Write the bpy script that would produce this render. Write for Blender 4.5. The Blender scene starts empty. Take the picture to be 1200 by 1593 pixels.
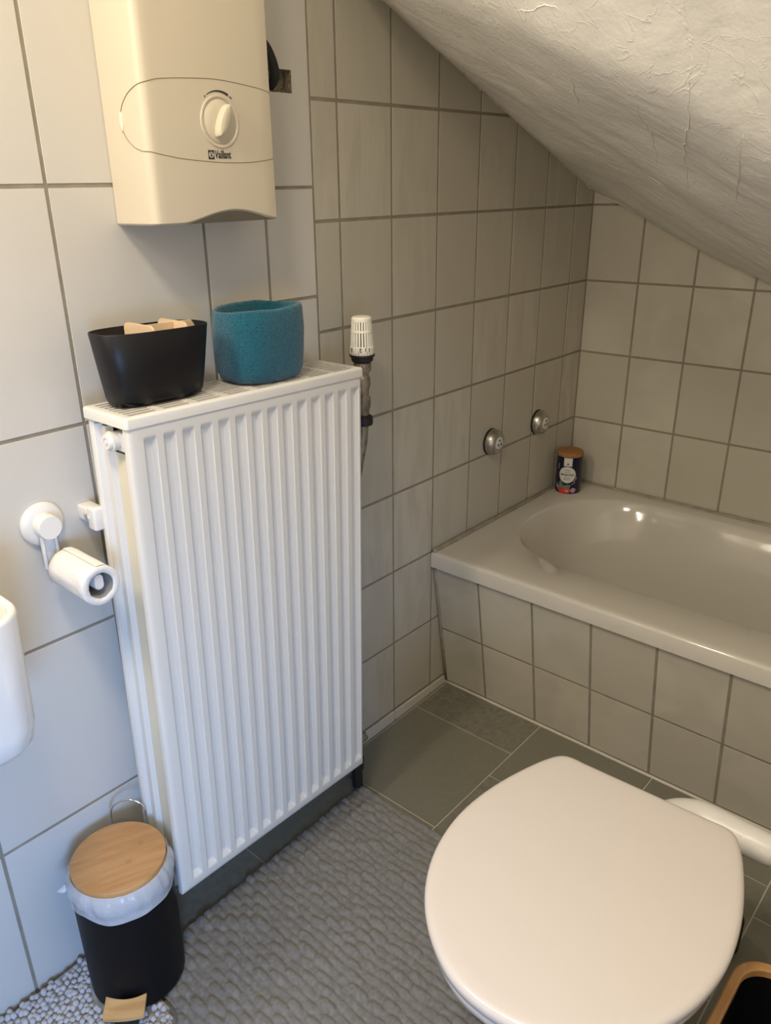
import bpy, bmesh, math, random
from mathutils import Vector, Matrix, noise
from mathutils.bvhtree import BVHTree
random.seed(7)
PI = math.pi
sc = bpy.context.scene
COL = sc.collection

# ------------------------------------------------------------------ camera
cd = bpy.data.cameras.new('camera')
cam = bpy.data.objects.new('camera', cd); COL.objects.link(cam)
F = 1223.10
cd.sensor_fit = 'VERTICAL'; cd.sensor_height = 36.0; cd.lens = 36.0 * F / 1593.0
cd.shift_x = (600 - 561.744) / 1593.0; cd.shift_y = (811.338 - 796.5) / 1593.0
cd.clip_start = 0.02
rx, ry, rz = math.radians(67.0211), math.radians(-1.2844), math.radians(42.7744)
R = Matrix.Rotation(rz, 4, 'Z') @ Matrix.Rotation(rx, 4, 'X') @ Matrix.Rotation(ry, 4, 'Z')
cam.matrix_world = Matrix.Translation((1.1128, -2.1847, 1.2975)) @ R
sc.camera = cam

# ------------------------------------------------------------------ world, light, exposure
w = bpy.data.worlds.new('world'); sc.world = w; w.use_nodes = True
w.node_tree.nodes['Background'].inputs[0].default_value = (0.55, 0.70, 1.0, 1)
w.node_tree.nodes['Background'].inputs[1].default_value = 0.6

def area(name, loc, target, sx, sy, power, color, shape='RECTANGLE'):
    l = bpy.data.lights.new(name, 'AREA'); l.shape = shape; l.size = sx
    if shape in ('RECTANGLE', 'ELLIPSE'): l.size_y = sy
    l.energy = power; l.color = color
    o = bpy.data.objects.new(name, l); COL.objects.link(o); o.location = loc
    o.rotation_euler = (Vector(target) - Vector(loc)).to_track_quat('-Z', 'Y').to_euler()
    return o
LAMP = (0.72, -2.12, 2.12)
MLAMP = (0.17, -2.34, 1.80)
area('lamp_light', (LAMP[0], LAMP[1], LAMP[2] - 0.065), (LAMP[0], LAMP[1], 0), 0.24, 0.24, 8.0, (1.0, 0.88, 0.71), 'DISK')
area('mirror_lamp_light', (MLAMP[0] + .035, MLAMP[1] + .01, MLAMP[2]), (1.1, -1.35, 1.15), 0.12, 0.34, 9.5, (1.0, 0.88, 0.71))
area('window_daylight', (1.79, -2.65, .80), (0.0, -1.95, 0.20), 0.44, 0.56, 5.8, (0.25, 0.50, 1.0)).data.spread = math.radians(72)

sc.view_settings.view_transform = 'Standard'; sc.view_settings.look = 'None'
sc.view_settings.gamma = 1.0; sc.view_settings.use_curve_mapping = False
sc.view_settings.exposure = 0.27

# ------------------------------------------------------------------ materials
def mat(name, col, rough=0.5, metal=0.0, spec=0.5, var=None, vscale=20.0, bump=0.0, bscale=200.0, bdist=0.001,
        trans=0.0, alpha=1.0, coat=0.0, sss=0.0, sheen=0.0, stretch=None, bdetail=3.0):
    m = bpy.data.materials.new(name); m.use_nodes = True
    nt = m.node_tree; N = nt.nodes; L = nt.links
    p = N['Principled BSDF']
    p.inputs['Base Color'].default_value = (*col, 1); p.inputs['Roughness'].default_value = rough
    p.inputs['Metallic'].default_value = metal; p.inputs['Specular IOR Level'].default_value = spec
    p.inputs['Transmission Weight'].default_value = trans; p.inputs['Alpha'].default_value = alpha
    p.inputs['Coat Weight'].default_value = coat; p.inputs['Sheen Weight'].default_value = sheen
    if sss: 
        p.inputs['Subsurface Weight'].default_value = sss; p.inputs['Subsurface Scale'].default_value = 0.01
    tc = N.new('ShaderNodeTexCoord'); src = tc.outputs['Object']
    if stretch:
        mp = N.new('ShaderNodeMapping'); mp.inputs['Scale'].default_value = stretch
        L.new(src, mp.inputs['Vector']); src = mp.outputs['Vector']
    if var:
        n = N.new('ShaderNodeTexNoise'); n.inputs['Scale'].default_value = vscale; n.inputs['Detail'].default_value = 4
        L.new(src, n.inputs['Vector'])
        r = N.new('ShaderNodeValToRGB'); r.color_ramp.elements[0].position = 0.35; r.color_ramp.elements[1].position = 0.65
        r.color_ramp.elements[0].color = (*col, 1); r.color_ramp.elements[1].color = (*var, 1)
        L.new(n.outputs['Fac'], r.inputs['Fac']); L.new(r.outputs['Color'], p.inputs['Base Color'])
    if bump:
        n = N.new('ShaderNodeTexNoise'); n.inputs['Scale'].default_value = bscale; n.inputs['Detail'].default_value = bdetail
        L.new(src, n.inputs['Vector'])
        b = N.new('ShaderNodeBump'); b.inputs['Strength'].default_value = bump; b.inputs['Distance'].default_value = bdist
        L.new(n.outputs['Fac'], b.inputs['Height']); L.new(b.outputs['Normal'], p.inputs['Normal'])
    return m

def tile_mat(name, c0, c1, c2, rough, stretch=(1, 1, 1), vs=9.0, bump=0.05):
    """glazed tile: faint streaky marbling, a little difference from tile to tile (attribute 'tint')"""
    m = mat(name, c0, rough, bump=bump, bscale=60, bdist=0.002)
    nt = m.node_tree; N = nt.nodes; L = nt.links; p = N['Principled BSDF']
    tc = N['Texture Coordinate']; mp = N.new('ShaderNodeMapping'); mp.inputs['Scale'].default_value = stretch
    mp.inputs['Rotation'].default_value = (0.5, 0.35, 0)
    L.new(tc.outputs['Object'], mp.inputs['Vector'])
    n = N.new('ShaderNodeTexNoise'); n.inputs['Scale'].default_value = vs; n.inputs['Detail'].default_value = 5
    n.inputs['Distortion'].default_value = 0.6
    L.new(mp.outputs['Vector'], n.inputs['Vector'])
    r = N.new('ShaderNodeValToRGB'); r.color_ramp.elements[0].position = 0.36; r.color_ramp.elements[1].position = 0.6
    r.color_ramp.elements[0].color = (*c1, 1); r.color_ramp.elements[1].color = (*c0, 1)
    L.new(n.outputs['Fac'], r.inputs['Fac'])
    a = N.new('ShaderNodeAttribute'); a.attribute_name = 'tint'
    mx = N.new('ShaderNodeMix'); mx.data_type = 'RGBA'; L.new(a.outputs['Fac'], mx.inputs[0])
    L.new(r.outputs['Color'], mx.inputs[6]); mx.inputs[7].default_value = (*c2, 1)
    L.new(mx.outputs[2], p.inputs['Base Color'])
    return m

M = {}
M['small_tile'] = tile_mat('small_tile_glaze', (.585, .545, .455), (.50, .465, .385), (.50, .465, .38), .33, (3, 14, 3), 2.2)
M['big_tile'] = tile_mat('large_tile_glaze', (.63, .60, .55), (.605, .58, .53), (.595, .57, .52), .28, (1, 1, 1), 5)
M['grout'] = mat('wall_grout', (.245, .215, .165), .9, var=(.30, .265, .205), vscale=30, bump=.3, bscale=300)
M['floor_tile'] = tile_mat('floor_tile_stone', (.215, .203, .158), (.160, .152, .116), (.195, .185, .142), .45, (1, 1, 1), 70, .3)
M['floor_grout'] = mat('floor_grout', (.50, .48, .42), .9)
M['silicone'] = mat('sealant', (.26, .225, .165), .5, var=(.36, .32, .245), vscale=25)
M['plaster'] = mat('painted_plaster', (.82, .79, .73), .55, bump=.35, bscale=55, bdist=.004, bdetail=6)
M['paint'] = mat('wall_paint', (.84, .82, .77), .8)
M['enamel'] = mat('bath_enamel', (.60, .565, .495), .10, coat=.4)
M['ceramic'] = mat('white_ceramic', (.80, .78, .74), .08, coat=.5)
M['seat'] = mat('toilet_seat_plastic', (.70, .65, .605), .25)
M['rad'] = mat('radiator_enamel', (.73, .71, .66), .28, bump=.04, bscale=90)
M['rad_warm'] = mat('inner_enamel_warm_shade', (.74, .67, .50), .4, var=(.70, .64, .48), vscale=12)  # cream enamel, yellowed further to paint in the warm shade between the panels
M['dark'] = mat('cavity_shade', (.015, .013, .011), .9)  # near-black colour stands in for shade inside the radiator and valve head
M['heater'] = mat('heater_plastic', (.61, .545, .425), .38, bump=.02, bscale=400)
M['grip'] = mat('heater_plastic_lit', (.72, .66, .53), .3)  # heater plastic lightened to paint the light on the finger recess
M['seam'] = mat('heater_seam', (.24, .19, .12), .7)
M['ink'] = mat('black_ink', (.02, .02, .02), .6)
M['white'] = mat('white_plastic', (.76, .74, .70), .32)
M['cream'] = mat('cream_plastic', (.84, .80, .67), .35)
M['black'] = mat('black_plastic', (.006, .006, .008), .38, spec=.35)
M['binblack'] = mat('black_bin_enamel', (.004, .004, .005), .5, spec=.22)
M['rubber'] = mat('black_rubber', (.012, .011, .010), .55)
M['felt'] = mat('teal_felt', (.0, .070, .115), .95, var=(.0, .108, .16), vscale=260, bump=1.0, bscale=330, bdist=.003, sheen=.3)
M['ply'] = mat('pale_plywood', (.74, .57, .38), .6, var=(.68, .50, .32), vscale=14, stretch=(1, 1, 8))
M['bamboo'] = mat('bamboo', (.60, .33, .135), .42, var=(.50, .26, .095), vscale=10, stretch=(9, 1.2, 6))
M['bamboo_pale'] = mat('pale_bamboo', (.62, .39, .17), .45, var=(.50, .28, .10), vscale=9, stretch=(1.5, 10, 6))
M['node'] = mat('bamboo_node', (.40, .20, .07), .5)
M['cork'] = mat('cork', (.40, .20, .065), .85, var=(.28, .13, .04), vscale=220)
M['chrome'] = mat('satin_chrome', (.50, .48, .43), .34, metal=1.0)
M['bright'] = mat('bright_chrome', (.75, .75, .75), .10, metal=1.0)
M['brass'] = mat('tarnished_nickel', (.20, .165, .115), .5, metal=.6, var=(.34, .30, .23), vscale=60)
M['paper'] = mat('toilet_paper', (.80, .775, .73), .95, bump=.8, bscale=260, bdist=.001)
M['card'] = mat('roll_cardboard', (.36, .35, .34), .9)
M['chenille'] = mat('grey_chenille', (.175, .168, .152), .95, var=(.235, .225, .205), vscale=120, bump=.5, bscale=500, bdist=.001, sheen=.15)
M['noodle'] = mat('pale_grey_chenille', (.46, .46, .475), .95, var=(.52, .52, .53), vscale=60, bump=.6, bscale=600, bdist=.001, sheen=.3)
M['tin'] = mat('navy_tin', (.006, .006, .030), .3)
M['label'] = mat('paper_label', (.70, .68, .64), .5)
M['green'] = mat('print_green', (.10, .22, .13), .5)
M['red'] = mat('print_red', (.62, .045, .045), .5)
M['pink'] = mat('print_pink', (.62, .30, .36), .5)
M['lilac'] = mat('print_lilac', (.42, .28, .40), .5)
M['rubble'] = mat('broken_mortar', (.20, .165, .11), .95, var=(.36, .31, .22), vscale=70, bump=1, bscale=90, bdist=.006)
M['strip_tile'] = mat('skirting_tile', (.62, .58, .49), .35)
M['bagmat'] = mat('bin_liner_film', (.86, .88, .92), .22, alpha=.55, bump=.6, bscale=38, bdist=.006)
M['clear'] = mat('dark_glass', (.05, .05, .05), .05, trans=.6)
M['glass'] = bpy.data.materials.new('window_glass'); M['glass'].use_nodes = True
_n = M['glass'].node_tree; _n.nodes.remove(_n.nodes['Principled BSDF'])
_t = _n.nodes.new('ShaderNodeBsdfTransparent'); _g = _n.nodes.new('ShaderNodeBsdfGlossy'); _g.inputs['Roughness'].default_value = .02
_m = _n.nodes.new('ShaderNodeMixShader'); _m.inputs[0].default_value = .06
_n.links.new(_t.outputs[0], _m.inputs[1]); _n.links.new(_g.outputs[0], _m.inputs[2]); _n.links.new(_m.outputs[0], _n.nodes['Material Output'].inputs[0])
M['lampglow'] = bpy.data.materials.new('lamp_diffuser'); M['lampglow'].use_nodes = True
_p = M['lampglow'].node_tree.nodes['Principled BSDF']; _p.inputs['Emission Color'].default_value = (1, .84, .64, 1); _p.inputs['Emission Strength'].default_value = 6

# ------------------------------------------------------------------ helpers
def obj(name, bm, mats, parent=None, smooth=False, angle=None):
    me = bpy.data.meshes.new(name)
    if isinstance(bm, bmesh.types.BMesh):
        bmesh.ops.recalc_face_normals(bm, faces=bm.faces)
        bm.to_mesh(me); bm.free()
    else: me = bm
    if not isinstance(mats, (list, tuple)): mats = [mats]
    for m in mats: me.materials.append(m)
    if smooth:
        for f in me.polygons: f.use_smooth = True
        if angle is not None:
            try: me.set_sharp_from_angle(angle=math.radians(angle))
            except Exception: pass
    o = bpy.data.objects.new(name, me); COL.objects.link(o)
    if parent: o.parent = parent
    return o

def empty(name, loc, label, cat, group=None, rot=(0, 0, 0)):
    o = bpy.data.objects.new(name, None); COL.objects.link(o); o.empty_display_size = .05
    o.location = loc; o.rotation_euler = rot
    o['label'] = label; o['category'] = cat
    if group: o['group'] = group
    return o
def tag(o, label, cat, group=None):
    o['label'] = label; o['category'] = cat
    if group: o['group'] = group
    return o
def struct(name, bm, mats, **k):
    o = obj(name, bm, mats, **k); o['kind'] = 'structure'; return o

def box(bm, x0, x1, y0, y1, z0, z1, mi=0, bev=0.0):
    r = bmesh.ops.create_cube(bm, size=1.0)
    for v in r['verts']:
        v.co = Vector(((x0 + x1) / 2 + v.co.x * (x1 - x0), (y0 + y1) / 2 + v.co.y * (y1 - y0), (z0 + z1) / 2 + v.co.z * (z1 - z0)))
    fs = set(f for v in r['verts'] for f in v.link_faces)
    for f in fs: f.material_index = mi
    if bev:
        es = list(set(e for v in r['verts'] for e in v.link_edges))
        g = bmesh.ops.bevel(bm, geom=es, offset=bev, segments=3, profile=.5, affect='EDGES')
        for f in g['faces']: f.material_index = mi
    return bm

def loft(bm, rings, cap0=True, cap1=True, mi=0, close=True, xf=None):
    vs = []
    for rg in rings:
        vs.append([bm.verts.new(xf @ Vector(p) if xf else Vector(p)) for p in rg])
    n = len(vs[0])
    for a, b in zip(vs[:-1], vs[1:]):
        for i in range(n if close else n - 1):
            j = (i + 1) % n
            f = bm.faces.new((a[i], a[j], b[j], b[i])); f.material_index = mi
    if cap0: bm.faces.new(vs[0][::-1]).material_index = mi
    if cap1: bm.faces.new(vs[-1]).material_index = mi
    return vs

def circ(r, z, n=32, cx=0, cy=0, ry=None):
    ry = r if ry is None else ry
    return [(cx + r * math.cos(2 * PI * i / n), cy + ry * math.sin(2 * PI * i / n), z) for i in range(n)]
def lathe(bm, prof, n=32, xf=None, mi=0, cap0=True, cap1=True):
    return loft(bm, [circ(r, z, n) for r, z in prof], cap0, cap1, mi, True, xf)
def superel(a, b, z, p=2.6, n=48, cx=0, cy=0):
    out = []
    for i in range(n):
        t = 2 * PI * i / n; c, s = math.cos(t), math.sin(t)
        out.append((cx + a * math.copysign(abs(c) ** (2 / p), c), cy + b * math.copysign(abs(s) ** (2 / p), s), z))
    return out
def rrect(x0, x1, y0, y1, r, z, k=8):
    out = []
    for cx, cy, a0 in ((x1 - r, y1 - r, 0), (x0 + r, y1 - r, 90), (x0 + r, y0 + r, 180), (x1 - r, y0 + r, 270)):
        for i in range(k + 1):
            a = math.radians(a0 + 90 * i / k); out.append((cx + r * math.cos(a), cy + r * math.sin(a), z))
    return out
def tube(bm, pts, r, n=12, mi=0, cap=True):
    pts = [Vector(p) for p in pts]; rings = []; up = None
    for i, p in enumerate(pts):
        d = (pts[min(i + 1, len(pts) - 1)] - pts[max(i - 1, 0)]).normalized()
        if up is None:
            up = d.orthogonal().normalized()
        up = (up - d * up.dot(d)).normalized(); s = d.cross(up)
        rr = r[i] if isinstance(r, (list, tuple)) else r
        rings.append([p + (up * math.cos(2 * PI * k / n) + s * math.sin(2 * PI * k / n)) * rr for k in range(n)])
    return loft(bm, rings, cap, cap, mi)
def bez(pts, n=10):
    """catmull-rom through the points"""
    P = [Vector(p) for p in pts]; P = [P[0]] + P + [P[-1]]; out = []
    for i in range(1, len(P) - 2):
        for k in range(n):
            t = k / n; a, b, c, d = P[i - 1], P[i], P[i + 1], P[i + 2]
            out.append(.5 * ((2 * b) + (c - a) * t + (2 * a - 5 * b + 4 * c - d) * t * t + (3 * b - a - 3 * c + d) * t ** 3))
    out.append(P[-2]); return out
AX_X = Matrix.Rotation(PI / 2, 4, 'Y')        # local z -> world +x
def at(x, y, z, rot=None):
    m = Matrix.Translation((x, y, z)); return m @ rot if rot else m

def smoothstep(a, b, x):
    t = max(0, min(1, (x - a) / (b - a))); return t * t * (3 - 2 * t)

def tiles(bm, rects, fn, g=.004, h=.0010, bev=.0006, mi=0, layer=None, tints=True):
    """raised tiles: each rect (u0,u1,v0,v1) inset by half a joint; fn(u,v,height) -> point"""
    for (u0, u1, v0, v1) in rects:
        q = g / 2
        a = [(u0 + q, v0 + q), (u1 - q, v0 + q), (u1 - q, v1 - q), (u0 + q, v1 - q)]
        b = [(u0 + q + bev, v0 + q + bev), (u1 - q - bev, v0 + q + bev), (u1 - q - bev, v1 - q - bev), (u0 + q + bev, v1 - q - bev)]
        if a[1][0] - a[0][0] < .002 or a[2][1] - a[1][1] < .002: continue
        jx = random.uniform(-.0002, .0002)
        va = [bm.verts.new(fn(u, v, -.0005)) for u, v in a]; vb = [bm.verts.new(fn(u, v, h + jx)) for u, v in b]
        fs = [bm.faces.new(vb)]
        for i in range(4):
            j = (i + 1) % 4; fs.append(bm.faces.new((va[i], va[j], vb[j], vb[i])))
        t = random.random()
        for f in fs:
            f.material_index = mi; f[layer] = t

def quad(bm, pts, mi=0):
    f = bm.faces.new([bm.verts.new(Vector(p)) for p in pts]); f.material_index = mi; return f

def text_mesh(s, size, bold=0.0, xs=1.0, depth=.0002, align='CENTER'):
    cu = bpy.data.curves.new('lettering', 'FONT'); cu.body = s; cu.size = size; cu.offset = bold; cu.extrude = depth
    cu.align_x = align; cu.align_y = 'CENTER'; cu.resolution_u = 3
    o = bpy.data.objects.new('lettering', cu); COL.objects.link(o)
    dg = bpy.context.evaluated_depsgraph_get(); me = bpy.data.meshes.new_from_object(o.evaluated_get(dg))
    bpy.data.objects.remove(o); bpy.data.curves.remove(cu)
    for v in me.vertices: v.co.x *= xs
    return me
def wrap(me, r, ang0, z0, xf=None, flip=False):
    """bend a flat drawing (x right, y up) onto a cylinder of radius r facing direction ang0"""
    for v in me.vertices:
        x, y, d = v.co
        if flip: x, y = -x, -y
        a = ang0 + x / r
        v.co = Vector(((r + d) * math.cos(a), (r + d) * math.sin(a), z0 + y))
        if xf: v.co = xf @ v.co
    return me
def flat_poly_mesh(pts, n_sub=1, depth=.0002):
    bm = bmesh.new(); f = bm.faces.new([bm.verts.new((x, y, depth)) for x, y in pts])
    # fine strips so that it bends round a cylinder
    xs = [p[0] for p in pts]; x = min(xs) + .003
    while x < max(xs):
        bmesh.ops.bisect_plane(bm, geom=bm.verts[:] + bm.edges[:] + bm.faces[:], plane_co=(x, 0, 0), plane_no=(1, 0, 0)); x += .003
    me = bpy.data.meshes.new('print'); bm.to_mesh(me); bm.free(); return me

# ------------------------------------------------------------------ the room
P, PX = .2025, .1534          # small wall tile pitch: height, width
Z1 = 1.2416
YF, XR = -2.95, 1.72
def zf(y):                    # the floor drops a little towards the near left
    return .024 * (y + .65)

# floor
bm = bmesh.new(); lay = bm.faces.layers.float.new('tint')
rects = []
cols = [(-.3, .010), (.010, .312), (.312, .611), (.611, .914), (.914, 1.216), (1.216, 1.518), (1.518, 1.80)]
for i, (a, b) in enumerate(cols):
    off = -.788 if i % 2 == 1 else -.886
    off -= .008 if i in (3, 5) else 0
    k = -9
    while True:
        y1 = off + .312 * 3 - .312 * (k + 9); y0 = y1 - .312; k += 1
        if y1 < YF - .05: break
        if y0 > .1: continue
        rects.append((max(a, -.02), min(b, XR + .02), y0, min(y1, .02)))
rects = [r for r in rects if r[1] > r[0] and r[3] > r[2]]
tiles(bm, rects, lambda u, v, h: Vector((u, v, zf(v) + h - .0012)), g=.0026, h=.0012, bev=.0004, mi=0, layer=lay)
for ya, yb in ((.02, YF - .02),):
    quad(bm, [(-.02, ya, zf(ya) - .0012), (XR + .02, ya, zf(ya) - .0012), (XR + .02, yb, zf(yb) - .0012), (-.02, yb, zf(yb) - .0012)], 1)
struct('floor', bm, [M['floor_tile'], M['floor_grout']])

# left wall: big tiles, cut strip, small tiles
bm = bmesh.new(); lay = bm.faces.layers.float.new('tint')
rows = [Z1 + P * 3, Z1 + P * 2, Z1 + P] + [Z1 - P * k for k in range(0, 7)]      # ... .0267
ycol = [.0] + [-(.1022 + k * PX) for k in range(7)]
rects = []
for zt, zb in zip(rows[:-1], rows[1:]):
    for ya, yb in zip(ycol[:-1], ycol[1:]): rects.append((yb, ya, zb, zt))
    rects.append((-1.091, ycol[-1], zb, zt))
def wl(u, v, h): return Vector((h, u, v))
tiles(bm, rects, wl, g=.0056, mi=0, layer=lay)
HZ = (1.449, 1.484); HY = (-1.185, -1.133)       # broken-out hole beside the heater
big = []
bz = [2.32, 1.983, 1.646, 1.3090, .9720, .6335, .2935, -.045]
by = [YF, -2.66, -2.397, -2.135, -1.873, -1.606, -1.345]
for zt, zb in zip(bz[:-1], bz[1:]):
    for ya, yb in zip(by[:-1], by[1:]): big.append((ya, yb, zb, zt))
big += [(-1.345, -1.091, 1.309, 1.646), (-1.345, -1.091, 1.646, 1.983)]
big.remove((-1.345, -1.091, 1.309, 1.646))
big += [(-1.345, -1.210, zb, zt) for zt, zb in zip(bz[3:-1], bz[4:])]
big += [(-1.210, -1.091, 1.108, 1.301), (-1.210, -1.091, .78, 1.108), (-1.210, -1.091, .45, .78), (-1.210, -1.091, .12, .45), (-1.210, -1.091, -.02, .12)]
tiles(bm, big, wl, g=.0054, mi=1, layer=lay)
# the tile with the hole, cut round it without joints
def plain(u0, u1, v0, v1):
    f = bm.faces.new([bm.verts.new((.0010, a, b)) for a, b in ((u0, v0), (u1, v0), (u1, v1), (u0, v1))]); f.material_index = 1; f[lay] = .3
plain(-1.343, HY[0], 1.3035, 1.6437); plain(HY[1], -1.0933, 1.3035, 1.6437)
plain(HY[0], HY[1], 1.3035, HZ[0]); plain(HY[0], HY[1], HZ[1], 1.6437)
# joint surface behind, open at the hole, with a mortar recess
for (a, b, c, d) in ((YF - .02, HY[0], -.06, 2.34), (HY[1], .02, -.06, 2.34), (HY[0], HY[1], -.06, HZ[0]), (HY[0], HY[1], HZ[1], 2.34)):
    quad(bm, [(0, a, c), (0, b, c), (0, b, d), (0, a, d)], 2)
y0, y1, z0, z1 = HY[0], HY[1], HZ[0], HZ[1]
for pts in ([(.0010, y0, z0), (.0010, y1, z0), (-.03, y1, z0), (-.03, y0, z0)], [(.0010, y0, z1), (.0010, y1, z1), (-.03, y1, z1), (-.03, y0, z1)],
            [(.0010, y1, z0), (.0010, y1, z1), (-.03, y1, z1), (-.03, y1, z0)], [(.0010, y0, z0), (.0010, y0, z1), (-.03, y0, z1), (-.03, y0, z0)]):
    quad(bm, pts, 3)
n = 10
g = [[bm.verts.new((-.02 + .012 * noise.noise(Vector((i * .7, j * .7, 3))), y0 + (y1 - y0) * i / n, z0 + (z1 - z0) * j / n)) for j in range(n + 1)] for i in range(n + 1)]
for i in range(n):
    for j in range(n): bm.faces.new((g[i][j], g[i + 1][j], g[i + 1][j + 1], g[i][j + 1])).material_index = 3
struct('wall_left', bm, [M['small_tile'], M['big_tile'], M['grout'], M['rubble']])

# skirting strip of cut tiles under the small tiles
bm = bmesh.new(); lay = bm.faces.layers.float.new('tint')
st = [(-1.091, -1.0226 + .002, -.014, .0245)] + [(yb, ya, -.014, .0245) for ya, yb in zip(ycol[:-1], ycol[1:])]
tiles(bm, st, lambda u, v, h: Vector((h, u, v)), g=.003, h=.0045, bev=.0015, layer=lay)
quad(bm, [(.001, -1.091, -.03), (.001, 0, -.03), (.001, 0, .0265), (.001, -1.091, .0265)], 1)
struct('baseboard_left', bm, [M['strip_tile'], M['grout']])

# back wall
bm = bmesh.new(); lay = bm.faces.layers.float.new('tint')
xcol = [0] + [.1568 + k * PX for k in range(11)]
rects = []
for zt, zb in zip(rows[:-1], rows[1:]):
    for a, b in zip(xcol[:-1], xcol[1:]): rects.append((a, b, zb, zt))
tiles(bm, rects, lambda u, v, h: Vector((u, -h, v)), g=.0052, mi=0, layer=lay)
quad(bm, [(-.02, 0, -.06), (XR + .02, 0, -.06), (XR + .02, 0, 1.9), (-.02, 0, 1.9)], 1)
struct('wall_back', bm, [M['small_tile'], M['grout']])

# right wall with a low window towards the camera's side, and the wall behind the camera
WY0, WY1, WZ0, WZ1 = -2.90, -2.40, .50, 1.10
bm = bmesh.new()
for (a, b, c, d) in ((YF - .02, WY0, -.06, 2.34), (WY1, .02, -.06, 2.34), (WY0, WY1, -.06, WZ0), (WY0, WY1, WZ1, 2.34)):
    box(bm, XR, XR + .12, a, b, c, d)
struct('wall_right', bm, M['paint'])
bm = bmesh.new(); box(bm, -.02, XR + .02, YF - .1, YF, -.06, 2.34); struct('wall_front', bm, M['paint'])
bm = bmesh.new()
for (a, b, c, d) in ((WY0, WY0 + .03, WZ0, WZ1), (WY1 - .03, WY1, WZ0, WZ1), (WY0 + .03, WY1 - .03, WZ0, WZ0 + .03), (WY0 + .03, WY1 - .03, WZ1 - .03, WZ1)):
    box(bm, XR + .015, XR + .05, a, b, c, d, bev=.003)
wf = struct('window_1', bm, M['white'])
bm = bmesh.new(); box(bm, XR + .030, XR + .034, WY0 + .03, WY1 - .03, WZ0 + .03, WZ1 - .03); obj('window_pane', bm, M['glass'], wf)

# sloping plaster ceiling (one lumpy skin over the roof timbers) and the flat part above the camera
CR = [(-.1, -1.0), (.2, -1.04), (.34, -1.085), (.485, -1.127), (.627, -1.125), (.764, -1.05), (1.0, -.93), (1.3, -.9), (2.0, -.9)]
def crease(x):
    for (a, ya), (b, yb) in zip(CR[:-1], CR[1:]):
        if x <= b: return ya + (yb - ya) * smoothstep(0, 1, (x - a) / (b - a)) if x > a else ya
    return CR[-1][1]
def zc(x, y):
    z = 1.281 - .44 * x - .38 * y
    e = crease(x) - y
    z += .62 * (e + math.sqrt(e * e + .0009)) / 2 - .006
    z -= .020 * (1 - math.exp(-max(x, 0) / .07)) * (1 - math.exp(min(y, 0) / .09))
    return min(z, 2.2 + .0)
bm = bmesh.new()
nx, ny = 200, 300
V = []
for i in range(nx + 1):
    x = -.01 + (XR + .02) * i / nx; row = []
    for j in range(ny + 1):
        y = .01 + (YF - .02) * j / ny
        z = zc(x, y)
        p = Vector((x, y, 0))
        d = .010 * noise.noise(p * 4.5) + .0032 * noise.noise(p * 11 + Vector((9, 0, 0))) + .0008 * noise.noise(Vector((x * 60 + y * 40, y * 26 - x * 20, 4)))
        # trowel ridges
        q = noise.noise(Vector((x * 7 + 3, y * 15 + 8, 1.5))); d += .0012 * math.exp(-(q / .05) ** 2)
        s = .5 + .5 * smoothstep(0, .15, x)
        nrm = Vector((.44, .5, 1)).normalized()
        v = Vector((x, y, z)) + nrm * d * s * (0 if z >= 2.199 else 1)
        row.append(bm.verts.new(v))
    V.append(row)
for i in range(nx):
    for j in range(ny): bm.faces.new((V[i][j], V[i][j + 1], V[i + 1][j + 1], V[i + 1][j]))
CT = BVHTree.FromBMesh(bm)
struct('ceiling', bm, M['plaster'], smooth=True)
# plaster material: add a second, worm-like relief
nt = M['plaster'].node_tree; N = nt.nodes; L = nt.links
nz = N.new('ShaderNodeTexNoise'); nz.inputs['Scale'].default_value = 16; nz.inputs['Detail'].default_value = 5; nz.inputs['Distortion'].default_value = 1.2
L.new(N['Texture Coordinate'].outputs['Object'], nz.inputs['Vector'])
sub = N.new('ShaderNodeMath'); sub.operation = 'SUBTRACT'; sub.inputs[1].default_value = .5; L.new(nz.outputs['Fac'], sub.inputs[0])
ab = N.new('ShaderNodeMath'); ab.operation = 'ABSOLUTE'; L.new(sub.outputs[0], ab.inputs[0])
rr = N.new('ShaderNodeMapRange'); rr.inputs[1].default_value = 0; rr.inputs[2].default_value = .022; rr.inputs[3].default_value = 1; rr.inputs[4].default_value = 0
L.new(ab.outputs[0], rr.inputs[0])
b2 = N.new('ShaderNodeBump'); b2.inputs['Strength'].default_value = .22; b2.inputs['Distance'].default_value = .003
L.new(rr.outputs[0], b2.inputs['Height']); L.new(N['Bump'].outputs['Normal'], b2.inputs['Normal'])
L.new(b2.outputs['Normal'], N['Principled BSDF'].inputs['Normal'])

# crumbly seam where the plaster meets the tiles
bm = bmesh.new()
for wall in (0, 1):
    pts = []; rs = []
    k = 0
    while k < 130:
        t = k / 129
        if wall == 0: y = -.002 - 1.15 * t; x = .004; z = zc(0, y) + .003
        else: x = .002 + .9 * t; y = -.004; z = zc(x, 0) + .008
        nn = noise.noise(Vector((t * 45, wall * 5, 0)))
        pts.append((x, y, z - .002 + .003 * nn)); rs.append(.0035 + .0032 * max(0, noise.noise(Vector((t * 70, 3 + wall, 7)))) * 1.6)
        k += 1
    tube(bm, pts, rs, 8)
RID = [[(.592, -1.067), (.554, -.962), (.539, -.88), (.488, -.732)], [(.694, -1.153), (.666, -1.066), (.612, -.933), (.563, -.79), (.517, -.641)],
       [(.735, -1.07), (.691, -.924), (.627, -.733)], [(.41, -.601), (.443, -.592), (.445, -.517)], [(.47, -1.024), (.442, -.951), (.421, -.892)],
       [(.443, -1.139), (.502, -1.164), (.526, -1.165)], [(.706, -1.231), (.725, -1.232), (.737, -1.215), (.771, -1.207)]]
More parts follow.
